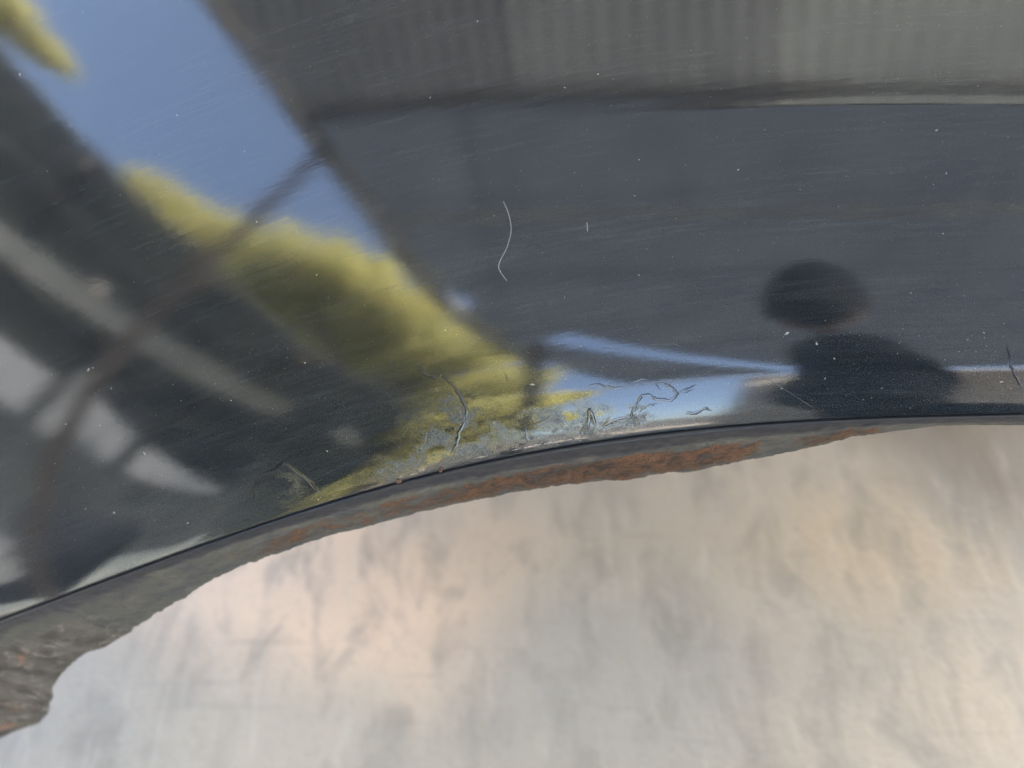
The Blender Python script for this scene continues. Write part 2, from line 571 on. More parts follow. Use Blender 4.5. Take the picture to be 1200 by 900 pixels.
def lip_mat():
    t = NT('rusty_lip')
    uv = t.n('UVMap').outputs[0]
    sx = t.n('SeparateXYZ'); t.link(uv, sx.inputs[0])
    s, f = sx.outputs[0], sx.outputs[1]
    co = t.n('TexCoord').outputs['Object']
    along = t.noise(t.mapping(uv, scale=(45, 3.0, 1)), 1, 5, .62, .5)
    fine = t.noise(t.mapping(uv, scale=(190, 7, 1)), 1, 7, .72, .9)
    blot = t.noise(t.mapping(uv, scale=(85, 3.2, 1), loc=(5, 2, 0)), 1, 4, .6, .8)
    grit = t.noise(co, 1500, 4, .65)
    # primer: grey to olive
    prim = t.mix(t.ramp(along, [(.35, 0), (.65, 1)]), (.040, .042, .043), (.076, .071, .058))
    prim = t.mix(t.ramp(fine, [(.55, 0), (.72, .6)]), prim, (.14, .14, .135))
    # rust, strongest in the middle stretch
    sn = t.math('ADD', t.math('MULTIPLY', s, 2.2), .5)
    zone = t.ramp(sn, [(.10, .10), (.23, .12), (.30, .62), (.36, .50), (.44, .66), (.50, .78), (.58, .88), (.66, .76), (.70, .35), (.735, .72), (.76, .65), (.775, .05), (.9, 0)])
    fband = t.ramp(f, [(.20, 0), (.42, 1), (.78, 1), (1, .55)])
    rn = t.math('ADD', t.math('MULTIPLY', blot, .62), t.math('MULTIPLY', fine, .48))
    rust = t.math('MULTIPLY', t.math('MULTIPLY', zone, fband), 1.0)
    rust = t.ramp(t.math('ADD', rn, t.math('MULTIPLY', t.math('SUBTRACT', rust, .5), .55)), [(.515, 0), (.66, 1)])
    rc = t.mix(t.ramp(fine, [(.42, 0), (.55, 1)]), (.016, .010, .008), (.090, .044, .022))
    rc = t.mix(t.ramp(blot, [(.50, 0), (.66, .85)]), rc, (.125, .056, .025))
    rc = t.mix(t.ramp(blot, [(.33, .8), (.44, 0)]), rc, (.030, .020, .016))
    rc = t.mix(t.ramp(grit, [(.40, .8), (.5, 0)]), rc, (.018, .011, .009))
    c = t.mix(rust, prim, rc)
    # pitted grey-brown scrap of the left tab
    tabm = t.math('MULTIPLY', t.ramp(sn, [(.045, 1), (.095, .9), (.125, 0)]), t.ramp(f, [(.25, 0), (.45, 1)]))
    tc = t.mix(t.ramp(blot, [(.40, 0), (.60, 1)]), (.040, .034, .028), (.085, .075, .064))
    tc = t.mix(t.ramp(fine, [(.54, 0), (.66, .9)]), tc, (.20, .18, .16))
    tc = t.mix(t.ramp(along, [(.60, 0), (.68, .8)]), tc, (.17, .09, .06))
    c = t.mix(tabm, c, tc)
    # old black paint still holding by the bend
    keep = t.math('ADD', f, t.math('MULTIPLY', t.math('SUBTRACT', along, .5), .28))
    edge = t.ramp(sn, [(0, .16), (.3, .20), (.52, .28), (.66, .22), (.78, .36), (.85, .95), (1, 1)])
    bl = t.math('SUBTRACT', edge, keep)
    bl = t.ramp(t.math('ADD', t.math('MULTIPLY', bl, 6), .5), [(.3, 0), (.8, 1)])
    c = t.mix(bl, c, (.018, .019, .024))
    rough = t.math('SUBTRACT', .62, t.math('MULTIPLY', bl, .34))
    h = t.math('ADD', t.math('MULTIPLY', fine, .7), t.math('MULTIPLY', grit, t.math('ADD', .12, t.math('MULTIPLY', rust, .5))))
    t.principled(c, rough, t.bump(h, t.math('SUBTRACT', .8, t.math('MULTIPLY', bl, .6)), .0011), Specular_IOR_Level=.3)
    return t.m
lip = child('wheel_arch_lip', lm, lip_mat(), fender, True)
lip['label'] = 'rusty lip along the wheel arch, grey primer showing, torn tab at one end'
so = lip.modifiers.new('thickness', 'SOLIDIFY'); so.thickness = .0013; so.offset = -1

# cracks in the paint: low ridges that follow the skin
def ridge_mesh(px, wmm, hmm, seed, jit=1.0):
    r2 = random.Random(seed)
    pts = []
    for (x0, y0), (x1, y1) in zip(px[:-1], px[1:]):
        n = max(2, int(math.hypot(x1 - x0, y1 - y0) / 2.2))
        for k in range(n):
            f = k / n
            pts.append((x0 + (x1 - x0) * f + r2.uniform(-.8, .8) * jit, y0 + (y1 - y0) * f + r2.uniform(-.8, .8) * jit))
    pts.append(px[-1])
    vs, fs_ = [], []
    uvs = [uv_of(*p) for p in pts]
    for i, (u, v) in enumerate(uvs):
        a = uvs[max(0, i - 1)]; b = uvs[min(len(uvs) - 1, i + 1)]
        tx, ty = b[0] - a[0], b[1] - a[1]
        l = math.hypot(tx, ty) or 1
        nx, ny = -ty / l, tx / l
        fade = min(1, i / 3, (len(uvs) - 1 - i) / 3)
        ww = wmm * .001 * (.6 + .7 * r2.random()) * (.35 + .65 * fade)
        hh = hmm * .001 * (.5 + .8 * r2.random()) * fade
        for k, (q, hq) in enumerate(((-1, -.02), (-.5, .55), (0, 1), (.45, .5), (1, -.02))):
            uu, vv = u + nx * q * ww, v + ny * q * ww
            s, d, _ = arch_sd(uu, vv)
            vs.append(surf(uu, vv, max(d, 0)) + N0 * (hq * hh + .00002 - (.00004 if hq < 0 else 0)))
    for i in range(len(uvs) - 1):
        for k in range(4):
            fs_.append((i * 5 + k, (i + 1) * 5 + k, (i + 1) * 5 + k + 1, i * 5 + k + 1))
    return mesh('crack', vs, fs_)
M_CRACK = NT('lifted_black_paint')
M_CRACK.principled((.0035, .005, .009), .1, IOR=1.58)
M_CRACK = M_CRACK.m
CRACKS = [
    ([(490, 428), (500, 440), (513, 444), (518, 440), (530, 450), (540, 465), (547, 480), (546, 492)], .75, .17),
    ([(546, 492), (538, 505), (536, 518), (529, 532)], .9, .22),
    ([(513, 444), (520, 452)], .5, .1),
    ([(592, 436), (595, 448)], .4, .08),
    ([(622, 500), (640, 492), (652, 484)], .6, .13),
    ([(616, 500), (619, 522)], .8, .18),
    ([(688, 452), (700, 450), (712, 453), (722, 455), (735, 453)], .5, .10),
    ([(738, 492), (742, 482), (746, 473), (752, 463), (762, 463), (770, 468), (786, 469), (794, 461), (784, 452), (776, 449)], .85, .2),
    ([(776, 449), (768, 450), (774, 456)], .5, .12),
    ([(796, 460), (806, 455), (816, 451)], .6, .13),
    ([(800, 461), (812, 457)], .5, .1),
    ([(750, 483), (756, 476), (770, 473)], .6, .13),
    ([(740, 448), (752, 444), (762, 446)], .5, .1),
    ([(705, 499), (716, 494), (728, 490), (738, 488)], 1.2, .25),
    ([(803, 485), (812, 484), (820, 482), (826, 478), (834, 481)], .9, .22),
    ([(806, 481), (816, 486)], .7, .15),
    ([(688, 505), (690, 492), (691, 478), (694, 486), (698, 500)], 1.1, .3),
    ([(680, 508), (686, 497)], .8, .2),
    ([(300, 590), (297, 572), (304, 556)], .9, .14),
    ([(304, 556), (318, 552), (333, 541), (344, 549), (358, 560), (367, 568), (375, 579)], .9, .2),
    ([(318, 552), (322, 548)], .6, .12),
    ([(1179, 402), (1183, 414), (1184, 428), (1190, 440), (1198, 456)], .7, .14),
]
for i, (px, wm, hm) in enumerate(CRACKS):
    child('paint_crack', ridge_mesh(px, wm * .72, hm * .24, 40 + i), M_CRACK, fender, True)
# a bright chipped stretch right on the edge
M_CHIP = NT('bare_chipped_edge')
M_CHIP.principled((.22, .20, .18), .45)
M_CHIP = M_CHIP.m
def chip_at(px_list, wmm, seed):
    me = ridge_mesh(px_list, wmm, .22, seed, .5)
    return child('chipped_edge', me, M_CHIP, fender, True)
for k, (x0, x1, wd) in enumerate(((555, 572, .16), (600, 611, .2), (614, 634, .3), (637, 658, .26), (661, 670, .2), (674, 686, .16), (480, 489, .16))):
    def ey(x): return float(np.interp(x, [p[0] for p in EDGE_PX], [p[1] for p in EDGE_PX])) - 4.5
    chip_at([(x, ey(x)) for x in np.linspace(x0, x1, 4)], wd, 30 + k)
M_SCR = NT('pale_scratch')
M_SCR.principled((.026, .028, .032), .4)
M_SCR = M_SCR.m
for i, px in enumerate(([(880, 430), (905, 447), (930, 463), (955, 479)], [(760, 404), (790, 403), (800, 407)], [(700, 407), (730, 410)])):
    child('scratch', ridge_mesh(px, .10, .03, 80 + i, .2), M_SCR, fender)
# rust scabs on the bend
M_SCAB = rough_mat('rust_scab', (.05, .024, .016), (.09, .05, .035), 600, .85, .6, .0005)
def scab(px, py, r, seed):
    p, s, d = at_panel(px, py)
    bm = bmesh.new()
    bmesh.ops.create_icosphere(bm, subdivisions=2, radius=r)
    for vtx in bm.verts:
        k = 1 + .5 * noise.noise(vtx.co * (1.2 / r) + Vector((seed, 0, 0)))
        vtx.co *= k
        vtx.co = Vector((vtx.co.x, vtx.co.y * .8, vtx.co.z * .8))
    me = bpy.data.meshes.new('scab'); bm.to_mesh(me); bm.free()
    me.transform(Matrix.Translation(p))
    child('rust_scab', me, M_SCAB, fender, True)
scab(467, 564, .0011, 1); scab(517, 549, .0008, 5); scab(516, 552, .0006, 9)

# dust on the skin
def dust():
    r3 = random.Random(11)
    vs, fs_ = [], []
    SH = [(-1, 0, 0), (1, 0, 0), (0, -1, 0), (0, 1, 0), (0, 0, 1)]
    FC = [(0, 2, 4), (2, 1, 4), (1, 3, 4), (3, 0, 4)]
    n = 0
    while n < 1500:
        x = r3.uniform(-40, 1240); y = r3.uniform(-40, 720)
        if n < 800: y = r3.uniform(380, 620)
        if r3.random() > (.35 + .65 * x / 1200): continue
        u, v = uv_of(x, y)
        s, d, k = arch_sd(u, v)
        if d < .0012: continue
        big = r3.random()
        r = .00004 + .00006 * r3.random() if big < .945 else (.00010 + .00012 * r3.random() if big < .985 else .0002 + .0002 * r3.random())
        el = 1 + (1.5 * r3.random() if big > .9 else .4 * r3.random())
        a = r3.uniform(0, math.pi)
        p = surf(u, v, d)
        b0 = len(vs)
        for sx_, sy_, sz_ in SH:
            px_ = (sx_ * el * math.cos(a) - sy_ * math.sin(a)) * r * r3.uniform(.6, 1.3)
            py_ = (sx_ * el * math.sin(a) + sy_ * math.cos(a)) * r * r3.uniform(.6, 1.3)
            vs.append(p + EU * px_ + EV * py_ + N0 * (sz_ * r * .7 + .00003))
        fs_ += [tuple(b0 + q for q in f) for f in FC]
        n += 1
    return mesh('dust', vs, fs_)
M_DUST = rough_mat('pale_dust', (.13, .13, .13), (.26, .26, .255), 900, .9, 0)
dst = child('dust_specks', dust(), M_DUST, fender)
dst['kind'] = 'stuff'

# lint lying on the skin
M_LINT = NT('pale_lint'); M_LINT.principled((.14, .14, .14), .7); M_LINT = M_LINT.m
def lint(px, r, label):
    pts = []
    n = len(px)
    fine = []
    for i in range(n - 1):
        p0, p1, p2, p3 = px[max(i - 1, 0)], px[i], px[i + 1], px[min(i + 2, n - 1)]
        for k in range(6):
            f = k / 6
            fine.append(tuple(.5 * ((2 * b) + (-a + c) * f + (2 * a - 5 * b + 4 * c - e) * f * f + (-a + 3 * b - 3 * c + e) * f ** 3) for a, b, c, e in zip(p0, p1, p2, p3)))
    fine.append(px[-1])
    for x, y in fine:
        p, s, d = at_panel(x, y, r * .8)
        pts.append(p)
    o = obj('lint_fibre', tube_mesh(pts, r, 6), M_LINT, None, True)
    tag(o, label, 'fibre')
lint([(590, 236), (596, 251), (599, 270), (594, 290), (586, 306), (585, 316), (594, 329)], .00013, 'long curved pale lint fibre lying on the black panel')
lint([(688, 261), (688.5, 271)], .00014, 'short straight bit of pale lint on the black panel')

# ------------------------------------------------------------------ crate added to prop the fender, widened to shade the floor
crate = empty('added_crate', (.24, .66, 0))
tag(crate, 'added slatted pine crate behind the black fender, widened to shade the floor', 'crate')
cx, cy, ch, hw, hd = .24, .66, .508, .44, .17
for sx_ in (-1, 1):
    for sy_ in (-1, 1):
        child('added_crate_post', bar_mesh((cx + sx_ * (hw - .02), cy + sy_ * (hd - .02), 0), (cx + sx_ * (hw - .02), cy + sy_ * (hd - .02), ch - .018), .035, .035), M_CRATE, crate)
for k in range(4):
    z = .07 + k * .125
    for sy_ in (-1, 1):
        child('added_crate_slat', bar_mesh((cx - hw, cy + sy_ * (hd + .005), z), (cx + hw, cy + sy_ * (hd + .005), z), .014, .085), M_CRATE, crate)
    for sx_ in (-1, 1):
        child('added_crate_slat', bar_mesh((cx + sx_ * (hw + .005), cy - hd, z), (cx + sx_ * (hw + .005), cy + hd, z), .014, .085), M_CRATE, crate)
for k in range(4):
    y = cy - hd + .045 + k * .083
    child('added_crate_board', bar_mesh((cx - hw, y, ch - .009), (cx + hw, y, ch - .009), .076, .018), M_CRATE, crate)

# ------------------------------------------------------------------ the canopy overhead (it shows in the paint)
ZR = 2.62
canopy = empty('lean_to_canopy', (0, -1, 0))
tag(canopy, 'lean-to canopy of corrugated milky sheets over the fender, mirrored in its paint', 'canopy')
EA, EB = Vector((-1.60, .32)), Vector((-.58, -2.36))     # line of its open edge, seen from above
def edge_x(y):
    f = (y - EA.y) / (EB.y - EA.y)
    return EA.x + (EB.x - EA.x) * f
def corr_sheet(x0, x1, y0, y1, skew=False):
    pitch, amp = .076, .014
    nx = int((x1 - x0) / pitch * 8)
    vs, fs_ = [], []
    ys = (y0, y1)
    for i in range(nx + 1):
        x = x0 + (x1 - x0) * i / nx
        z = ZR + amp * math.sin(2 * math.pi * x / pitch)
        for y in ys: vs.append((x, y, z))
    for i in range(nx):
        fs_.append((2 * i, 2 * i + 2, 2 * i + 3, 2 * i + 1))
    return mesh('sheet', vs, fs_)
def clip_sheet(me):
    """cut a sheet along the skewed open edge"""
    bm = bmesh.new(); bm.from_mesh(me)
    dirv = Vector((EB.x - EA.x, EB.y - EA.y, 0)).normalized()
    nn = Vector((dirv.y, -dirv.x, 0))
    if nn.x > 0: nn = -nn
    bmesh.ops.bisect_plane(bm, geom=bm.verts[:] + bm.edges[:] + bm.faces[:], plane_co=(EA.x, EA.y, 0), plane_no=nn, clear_outer=True)
    bm.to_mesh(me); bm.free()
    return me
Y_SPLIT = -.36
xs0 = -3.2
for k in range(9):
    x0 = xs0 + k * .912
    me = clip_sheet(corr_sheet(x0, x0 + .930, Y_SPLIT - .02, 3.0))
    me.transform(Matrix.Translation((0, 0, .004 * (k % 2))))
    if len(me.polygons): child('roof_sheet', me, M_SHEET_OLD if k < 3 else M_SHEET_MID if k == 3 else M_SHEET, canopy, True)
# beyond the first purlin the ceiling is lined with flat boards
G0, G1 = Vector((-.5, -2.02, 0)), Vector((1.17, -3.9, 0))     # a slit of daylight is left open along this line
def board(x0, x1, y0, y1):
    out = []
    gd = (G1 - G0).normalized(); gn = Vector((-gd.y, gd.x, 0))   # towards the fender
    for off, sg in ((.085, 1), (-.085, -1)):
        me = mesh('board', [(x0, y0, 0), (x1, y0, 0), (x1, y1, 0), (x0, y1, 0)], [(0, 1, 2, 3)])
        bm = bmesh.new(); bm.from_mesh(me)
        bmesh.ops.bisect_plane(bm, geom=bm.verts[:] + bm.edges[:] + bm.faces[:], plane_co=G0 + gn * off, plane_no=-gn * sg, clear_outer=True)
        bm.to_mesh(me); bm.free()
        me.transform(Matrix.Translation((0, 0, ZR + .03)))
        clip_sheet(me)
        if len(me.polygons): out.append(me)
    return out
for k in range(7):
    y1 = Y_SPLIT - k * .52
    for j in range(4):
        x0 = -2.65 + j * 1.98
        for me in board(x0, x0 + 1.99, y1 - .53, y1):
            me.transform(Matrix.Translation((0, 0, .002 * (j % 2) + .004 * (k % 2))))
            child('ceiling_board', me, M_BOARD, canopy)
gd = (G1 - G0).normalized(); gn = Vector((-gd.y, gd.x, 0)); zc = Vector((0, 0, ZR + .045))
me = mesh('cover', [G0 - gd * .5 - gn * .09 + zc, G0 + gd * .12 - gn * .09 + zc, G0 + gd * .12 + gn * .09 + zc, G0 - gd * .5 + gn * .09 + zc], [(0, 1, 2, 3)])
child('ceiling_board', clip_sheet(me), M_BOARD, canopy)
for y in (2.6, 1.1, -.40, -.95, -4.06):
    x0 = edge_x(y) + .03 if y > -2.3 else -.45
    wp = .09 if y == -.40 else .035
    child('purlin', bar_mesh((x0, y, ZR - .035), (5.0, y, ZR - .035), .04, wp), M_DARKWOOD if wp > .05 else M_STEEL, canopy)
child('edge_beam', bar_mesh((EA.x - (EB.x - EA.x) * 1.4, EA.y - (EB.y - EA.y) * 1.4, ZR - .035), (EB.x, EB.y, ZR - .035), .05, .11), M_STEEL, canopy)
child('edge_beam', bar_mesh((EB.x, EB.y, ZR - .035), (EB.x, -4.1, ZR - .035), .05, .11), M_STEEL, canopy)
child('raking_prop', bar_mesh((-.06, -2.12, 0), (-.50, -2.12, ZR - .07), .075, .075, (0, 1, 0)), M_DARKWOOD, canopy)
child('post', bar_mesh((4.9, 2.9, 0), (4.9, 2.9, ZR - .07), .09, .09, (1, 0, 0)), M_DARKWOOD, canopy)
child('post', bar_mesh((-2.9, 3.0, 0), (-2.9, 3.0, ZR - .07), .09, .09, (1, 0, 0)), M_DARKWOOD, canopy)
# thin rusty stay pipe that carries the open edge, kinked near its foot
stay = obj('stay_pipe', tube_mesh([(-1.245, -.54, 2.60), (-1.26, -.57, 2.2), (-1.27, -.59, 1.7), (-1.275, -.60, 1.3), (-1.275, -.62, 1.0), (-1.25, -.66, .78), (-1.20, -.76, .55), (-1.08, -.88, .32), (-.98, -.99, .14), (-.93, -1.05, 0)], .025, 10), M_RUSTPIPE, None, True)
tag(stay, 'thin brown pipe with a kinked foot, mirrored as a dark line across the sky strip', 'pipe')

# ------------------------------------------------------------------ walls
def wall_obj(name, a, b, th, h, label):
    o = obj(name, bar_mesh((a[0], a[1], h / 2), (b[0], b[1], h / 2), th, h, bevel=.01), M_BLOCK)
    tag(o, label, 'wall')
    return o
wall_obj('yard_wall', (.86, -4.2), (5.1, -4.2), .16, 2.56, 'grey rendered wall closing the far end of the canopy')

# ------------------------------------------------------------------ open shed across the gap
shed = empty('open_shed', (-4, -2, 0))
tag(shed, 'dark open shed across the gap with pale beam and window openings', 'shed')
A2, B2 = Vector((-2.72, .14)), Vector((-1.55, -2.45))
dv = (B2 - A2).normalized()
nv = Vector((dv.y, -dv.x))          # away from the fender
if nv.x > 0: nv = -nv
def sp(a, m, z): # along the eave from A2, m metres behind it
    q = A2 + dv * a + nv * m
    return (q.x, q.y, z)
A_END = 3.2
for k in range(4):
    m0 = k * .47
    me = mesh('roof', [sp(-3.0, m0, 2.62), sp(A_END, m0, 2.62), sp(A_END, m0 + .466, 2.62), sp(-3.0, m0 + .466, 2.62)], [(0, 1, 2, 3)])
    o = child('roof_board', me, M_SHEET_DARK, shed)
    m = o.modifiers.new('thickness', 'SOLIDIFY'); m.thickness = .005; m.offset = 1
for k in range(7):
    a = -2.5 + k * .8
    child('rafter', bar_mesh(sp(a, .04, 2.57), sp(a, 1.8, 2.57), .05, .09), M_DARKWOOD, shed)
child('beam', bar_mesh(sp(-1.2, .6, 1.95), sp(2.75, .6, 2.50), .08, .17), M_BEAM, shed)
for a in (-2.8,):
    child('post', bar_mesh(sp(a, .95, 0), sp(a, .95, 2.28), .1, .1, (1, 0, 0)), M_DARKWOOD, shed)
# a longer bay of the shed runs on from the corner
for k in range(5):
    x1 = -1.40 - k * .5
    me = mesh('roof', [(x1, -2.4 if k else -2.78, 2.632), (x1, -7.4, 2.632), (x1 - .496, -7.4, 2.632), (x1 - .496, -2.4, 2.632)], [(0, 1, 2, 3)])
    o = child('roof_board', me, M_SHEET_DARK, shed)
    m = o.modifiers.new('thickness', 'SOLIDIFY'); m.thickness = .005; m.offset = -1
for k in range(7):
    y1 = -2.85 - k * .51
    child('wall_board', bar_mesh((-2.62, y1 - .253 - .9, 0), (-2.62, y1 - .253 - .9, 2.61), .504, .04, up=(1, 0, 0), bevel=.004), M_SHEET_DARK, shed)
child('end_wall', bar_mesh((-1.85, -7.35, 1.3), (-4.0, -7.35, 1.3), .04, 2.6, bevel=.003), M_SHEET_DARK, shed)
child('beam', bar_mesh((-1.80, -3.3, 2.40), (-1.80, -7.3, 2.30), .05, .17), M_BEAM, shed)
# an unlit lamp fixed to the beam
LPOS = sp(1.21, .51, 2.37)
lamp = empty('bulkhead_lamp', sp(1.21, .50, 2.30))
tag(lamp, 'small white unlit lamp fixed to the pale shed beam', 'lamp')
M_OPAL = NT('opal_glass'); M_OPAL.principled((.85, .85, .84), .3); M_OPAL = M_OPAL.m
bm = bmesh.new(); bmesh.ops.create_uvsphere(bm, u_segments=16, v_segments=12, radius=.045)
me = bpy.data.meshes.new('bulb'); bm.to_mesh(me); bm.free(); me.transform(Matrix.Translation(LPOS))
child('globe', me, M_OPAL, lamp, True)
child('base_plate', bar_mesh(LPOS, Vector(LPOS) + Vector((nv.x, nv.y, -.05)) * .07, .06, .06), M_OPAL, lamp)
# back wall with two rows of openings
MW = 1.5
def wpanel(a0, a1, z0, z1, nm='wall_panel'):
    child(nm, bar_mesh(sp((a0 + a1) / 2, MW, z0), sp((a0 + a1) / 2, MW, z1), abs(a1 - a0), .06, up=(nv.x, nv.y, 0), bevel=.003), M_SHEET_DARK, shed)
A_W = 3.9
wpanel(-3, A_W, 0, .20); wpanel(-3, A_W, 2.45, 2.6); wpanel(-3, A_W, 1.36, 1.83)
def row(wins, z0, z1):
    ax = -3
    for a0, a1 in wins:
        wpanel(ax, a0, z0, z1); ax = a1
    wpanel(ax, A_W, z0, z1)
row([(.6, 1.50), (1.62, 2.20), (2.32, 3.45)], 1.83, 2.45)
wpanel(.6, 1.50, 2.24, 2.448, 'lintel_panel')
row([(1.9, 3.0)], .20, 1.36)

M_OCHRE = rough_mat('weathered_plaster', (.075, .083, .093), (.115, .122, .130), 1.2, .9, .4, .01)
q0, q1 = sp(-4, 4.2, 0), sp(5.5, 4.2, 0)
o = obj('plaster_wall', bar_mesh((q0[0], q0[1], 2.35), (q1[0], q1[1], 2.35), .2, 4.7, bevel=.01), M_OCHRE)
far = obj('horizon_screen', bar_mesh((-6, -11.5, .6), (9, -11.5, .6), .2, 1.2, bevel=.01), M_OCHRE)  # added wall, keeps the white horizon out of the paint's reflection
tag(far, 'low grey wall added at the far end of the yard to block the bright horizon', 'wall')
tag(o, 'tall sunlit weathered plaster wall standing behind the open shed', 'wall')

# ------------------------------------------------------------------ trees
M_PUMP = M_STEEL
def leaf_clumps(clumps, seed, leaf=.05):
    """clumps: (centre, (rx, ry, rz), count)"""
    r4 = random.Random(seed)
    vs, fs_ = [], []
    for c, rr, cnt in clumps:
        for _ in range(cnt):
            while True:
                q = Vector((r4.uniform(-1, 1), r4.uniform(-1, 1), r4.uniform(-1, 1)))
                if q.length <= 1 and (q.length > .45 or r4.random() < .3): break
            lump = 1 + .35 * noise.noise(Vector(c) + q * 1.7)
            p = Vector(c) + Vector((q.x * rr[0], q.y * rr[1], q.z * rr[2])) * lump
            a = Vector((r4.gauss(0, 1), r4.gauss(0, 1), r4.gauss(0, 1) - .6)).normalized()
            b = a.orthogonal().normalized()
            b = Matrix.Rotation(r4.uniform(0, 6.28), 3, a) @ b
            L = leaf * r4.uniform(.7, 1.5)
            i = len(vs)
            cc = a.cross(b) * L * .12
            vs += [p, p + a * L + b * L * .42 + cc, p + a * L * 2.1, p + a * L - b * L * .42 + cc]
            fs_.append((i, i + 1, i + 2, i + 3))
    return mesh('leaves', vs, fs_)
def ray_pt(px, dist):
    """the place that shows at a spot of the paint, dist metres away from it"""
    u, v = uv_of(*px)
    n = panel_normal(u, v)
    s, d, _ = arch_sd(u, v)
    p = surf(u, v, max(d, 0), False); r = pdir(*px)
    q = r - 2 * (r @ n) * n
    return Vector(p + q * dist)
def tree(name, label, base_xy, clumps, seed, leaf, limbs, trunk_r):
    t = empty(name, (*base_xy, 0))
    tag(t, label, 'tree', 'trees beyond the shed')
    child('crown', leaf_clumps(clumps, seed, leaf), M_LEAF, t)
    top = Vector((0, 0, 0))
    for c, rr, n in clumps: top += Vector(c) / len(clumps)
    b0 = Vector((*base_xy, 0))
    pts = [b0, b0.lerp(top, .3) + Vector((.1, .05, .2)), b0.lerp(top, .6) + Vector((-.05, .1, .1)), top]
    child('trunk', tube_mesh(pts, .1, 9, [trunk_r * 1.3, trunk_r, trunk_r * .75, trunk_r * .4]), M_BARK, t, True)
    for k in limbs:
        c = Vector(clumps[k][0])
        s0 = pts[2]
        child('limb', tube_mesh([s0, s0.lerp(c, .5) + Vector((0, 0, .15)), c], .03, 7, [trunk_r * .5, trunk_r * .3, trunk_r * .12]), M_BARK, t, True)
cl = []
for px, dist, r, n in [((560, 455), 6.0, .62, 2300), ((598, 445), 6.2, .42, 1500), ((515, 412), 6.0, .62, 2300), ((465, 376), 6.1, .50, 1800), ((560, 418), 6.3, .38, 1300), ((430, 352), 6.1, .45, 1600), ((380, 322), 6.2, .40, 1300), ((335, 305), 6.3, .36, 1100), ((340, 287), 6.4, .20, 450), ((440, 318), 6.4, .24, 600), ((500, 358), 6.4, .28, 700), ((395, 298), 6.4, .24, 550), ((560, 485), 5.6, .7, 2400), ((645, 468), 6.4, .36, 1200), ((600, 500), 5.8, .7, 2000), ((655, 490), 6.3, .34, 1100), ((540, 510), 5.6, .6, 1500), ((300, 325), 6.5, .36, 900), ((345, 355), 6.5, .38, 1000), ((395, 392), 6.4, .40, 1100), ((440, 425), 6.3, .42, 1200), ((480, 455), 6.2, .42, 1200)]:
    cl.append((ray_pt(px, dist), (r, r, r * .8), n))
tree('leafy_tree', 'tall yellow green tree beyond the shed, filling the end of the mirrored sky strip', (-1.1, -6.9), cl, 3, .06, (1, 3, 5, 7, 10, 13), .16)
cl = []
for px, dist, r, n in [((285, 282), 6.6, .26, 600), ((255, 270), 6.7, .25, 600), ((228, 258), 6.8, .24, 550), ((205, 244), 6.8, .22, 450), ((185, 226), 6.9, .17, 300), ((168, 213), 6.9, .12, 160), ((250, 300), 6.6, .4, 700), ((180, 270), 6.8, .45, 700)]:
    cl.append((ray_pt(px, dist * 1.45), (r * 1.42, r * 1.42, r * 1.15), n))
tree('leafy_tree', 'low yellow green tree just showing over the edge of the shed roof', (-8.6, -6.2), cl, 5, .075, (0, 2, 4), .12)
cl = []
for k in range(9):
    f = k / 8
    px = (-22 + 105 * f, -15 + 98 * f)
    r = .22 * (1 - f) + .05
    cl.append((ray_pt(px, 9.6), (r * 1.4, r * 1.4, r), int(420 * (1 - f) + 60)))
tree('leafy_tree', 'slim tree with one drooping yellow branch at the far end of the sky strip', (-9.4, 1.2), cl, 8, .07, (0, 3, 6), .08)

cl = []
for k in range(12):
    x = -4.3 + k * .29
    cl.append((Vector((x, -7.6 + .25 * math.sin(k * 1.7), 1.1 + .25 * math.sin(k * 2.3))), (.42, .4, 1.25), 1100))
hedge = empty('hedge', (-2.3, -7.6, 0))
tag(hedge, 'tall yellow green hedge along the yard behind the raking prop', 'hedge')
child('foliage', leaf_clumps(cl, 21, .06), M_LEAF, hedge)
child('stem', tube_mesh([(-2.3, -7.6, 0), (-2.35, -7.6, .8), (-2.2, -7.55, 1.6)], .05, 8, [.06, .04, .02]), M_BARK, hedge, True)

# ------------------------------------------------------------------ the crouching photographer (a dark shape in the paint)
M_JACKET = rough_mat('dark_navy_jacket', (.010, .012, .020), (.018, .020, .03), 30, .9, .3, .002)
M_TROUSER = rough_mat('black_trousers', (.010, .010, .012), (.02, .02, .022), 30, .9, .3, .002)
M_SKIN = rough_mat('skin', (.30, .18, .13), (.36, .22, .16), 40, .55, .1, .001)
M_HAIR = rough_mat('dark_hair', (.010, .008, .007), (.02, .016, .014), 60, .6, .5, .002, (1, 1, .2))
M_SHOE = rough_mat('black_boots', (.015, .014, .013), (.03, .028, .025), 30, .6, .2, .002)
def skin_fig(name, verts, edges, mat_, parent, sub=2):
    me = bpy.data.meshes.new(name)
    me.from_pydata([v[0] for v in verts], edges, [])
    o = bpy.data.objects.new(name, me); COL.objects.link(o)
    o.modifiers.new('skin', 'SKIN')
    if not me.skin_vertices: me.attributes.new('x', 'FLOAT', 'POINT')
    for i, v in enumerate(verts):
        r = v[1] if isinstance(v[1], tuple) else (v[1], v[1])
        me.skin_vertices[0].data[i].radius = r
        me.skin_vertices[0].data[i].use_root = (i == 0)
    m = o.modifiers.new('sub', 'SUBSURF'); m.levels = sub; m.render_levels = sub
    me.materials.append(mat_)
    o.parent = parent
    o.matrix_parent_inverse = Matrix.Translation(parent.location).inverted()
    return o
HX, HY = .27, -.30      # where the head is
person = empty('person', (.52, -.72, 0))
tag(person, 'crouching person in dark jacket and black trousers, mirrored as a dark shape in the paint', 'person')
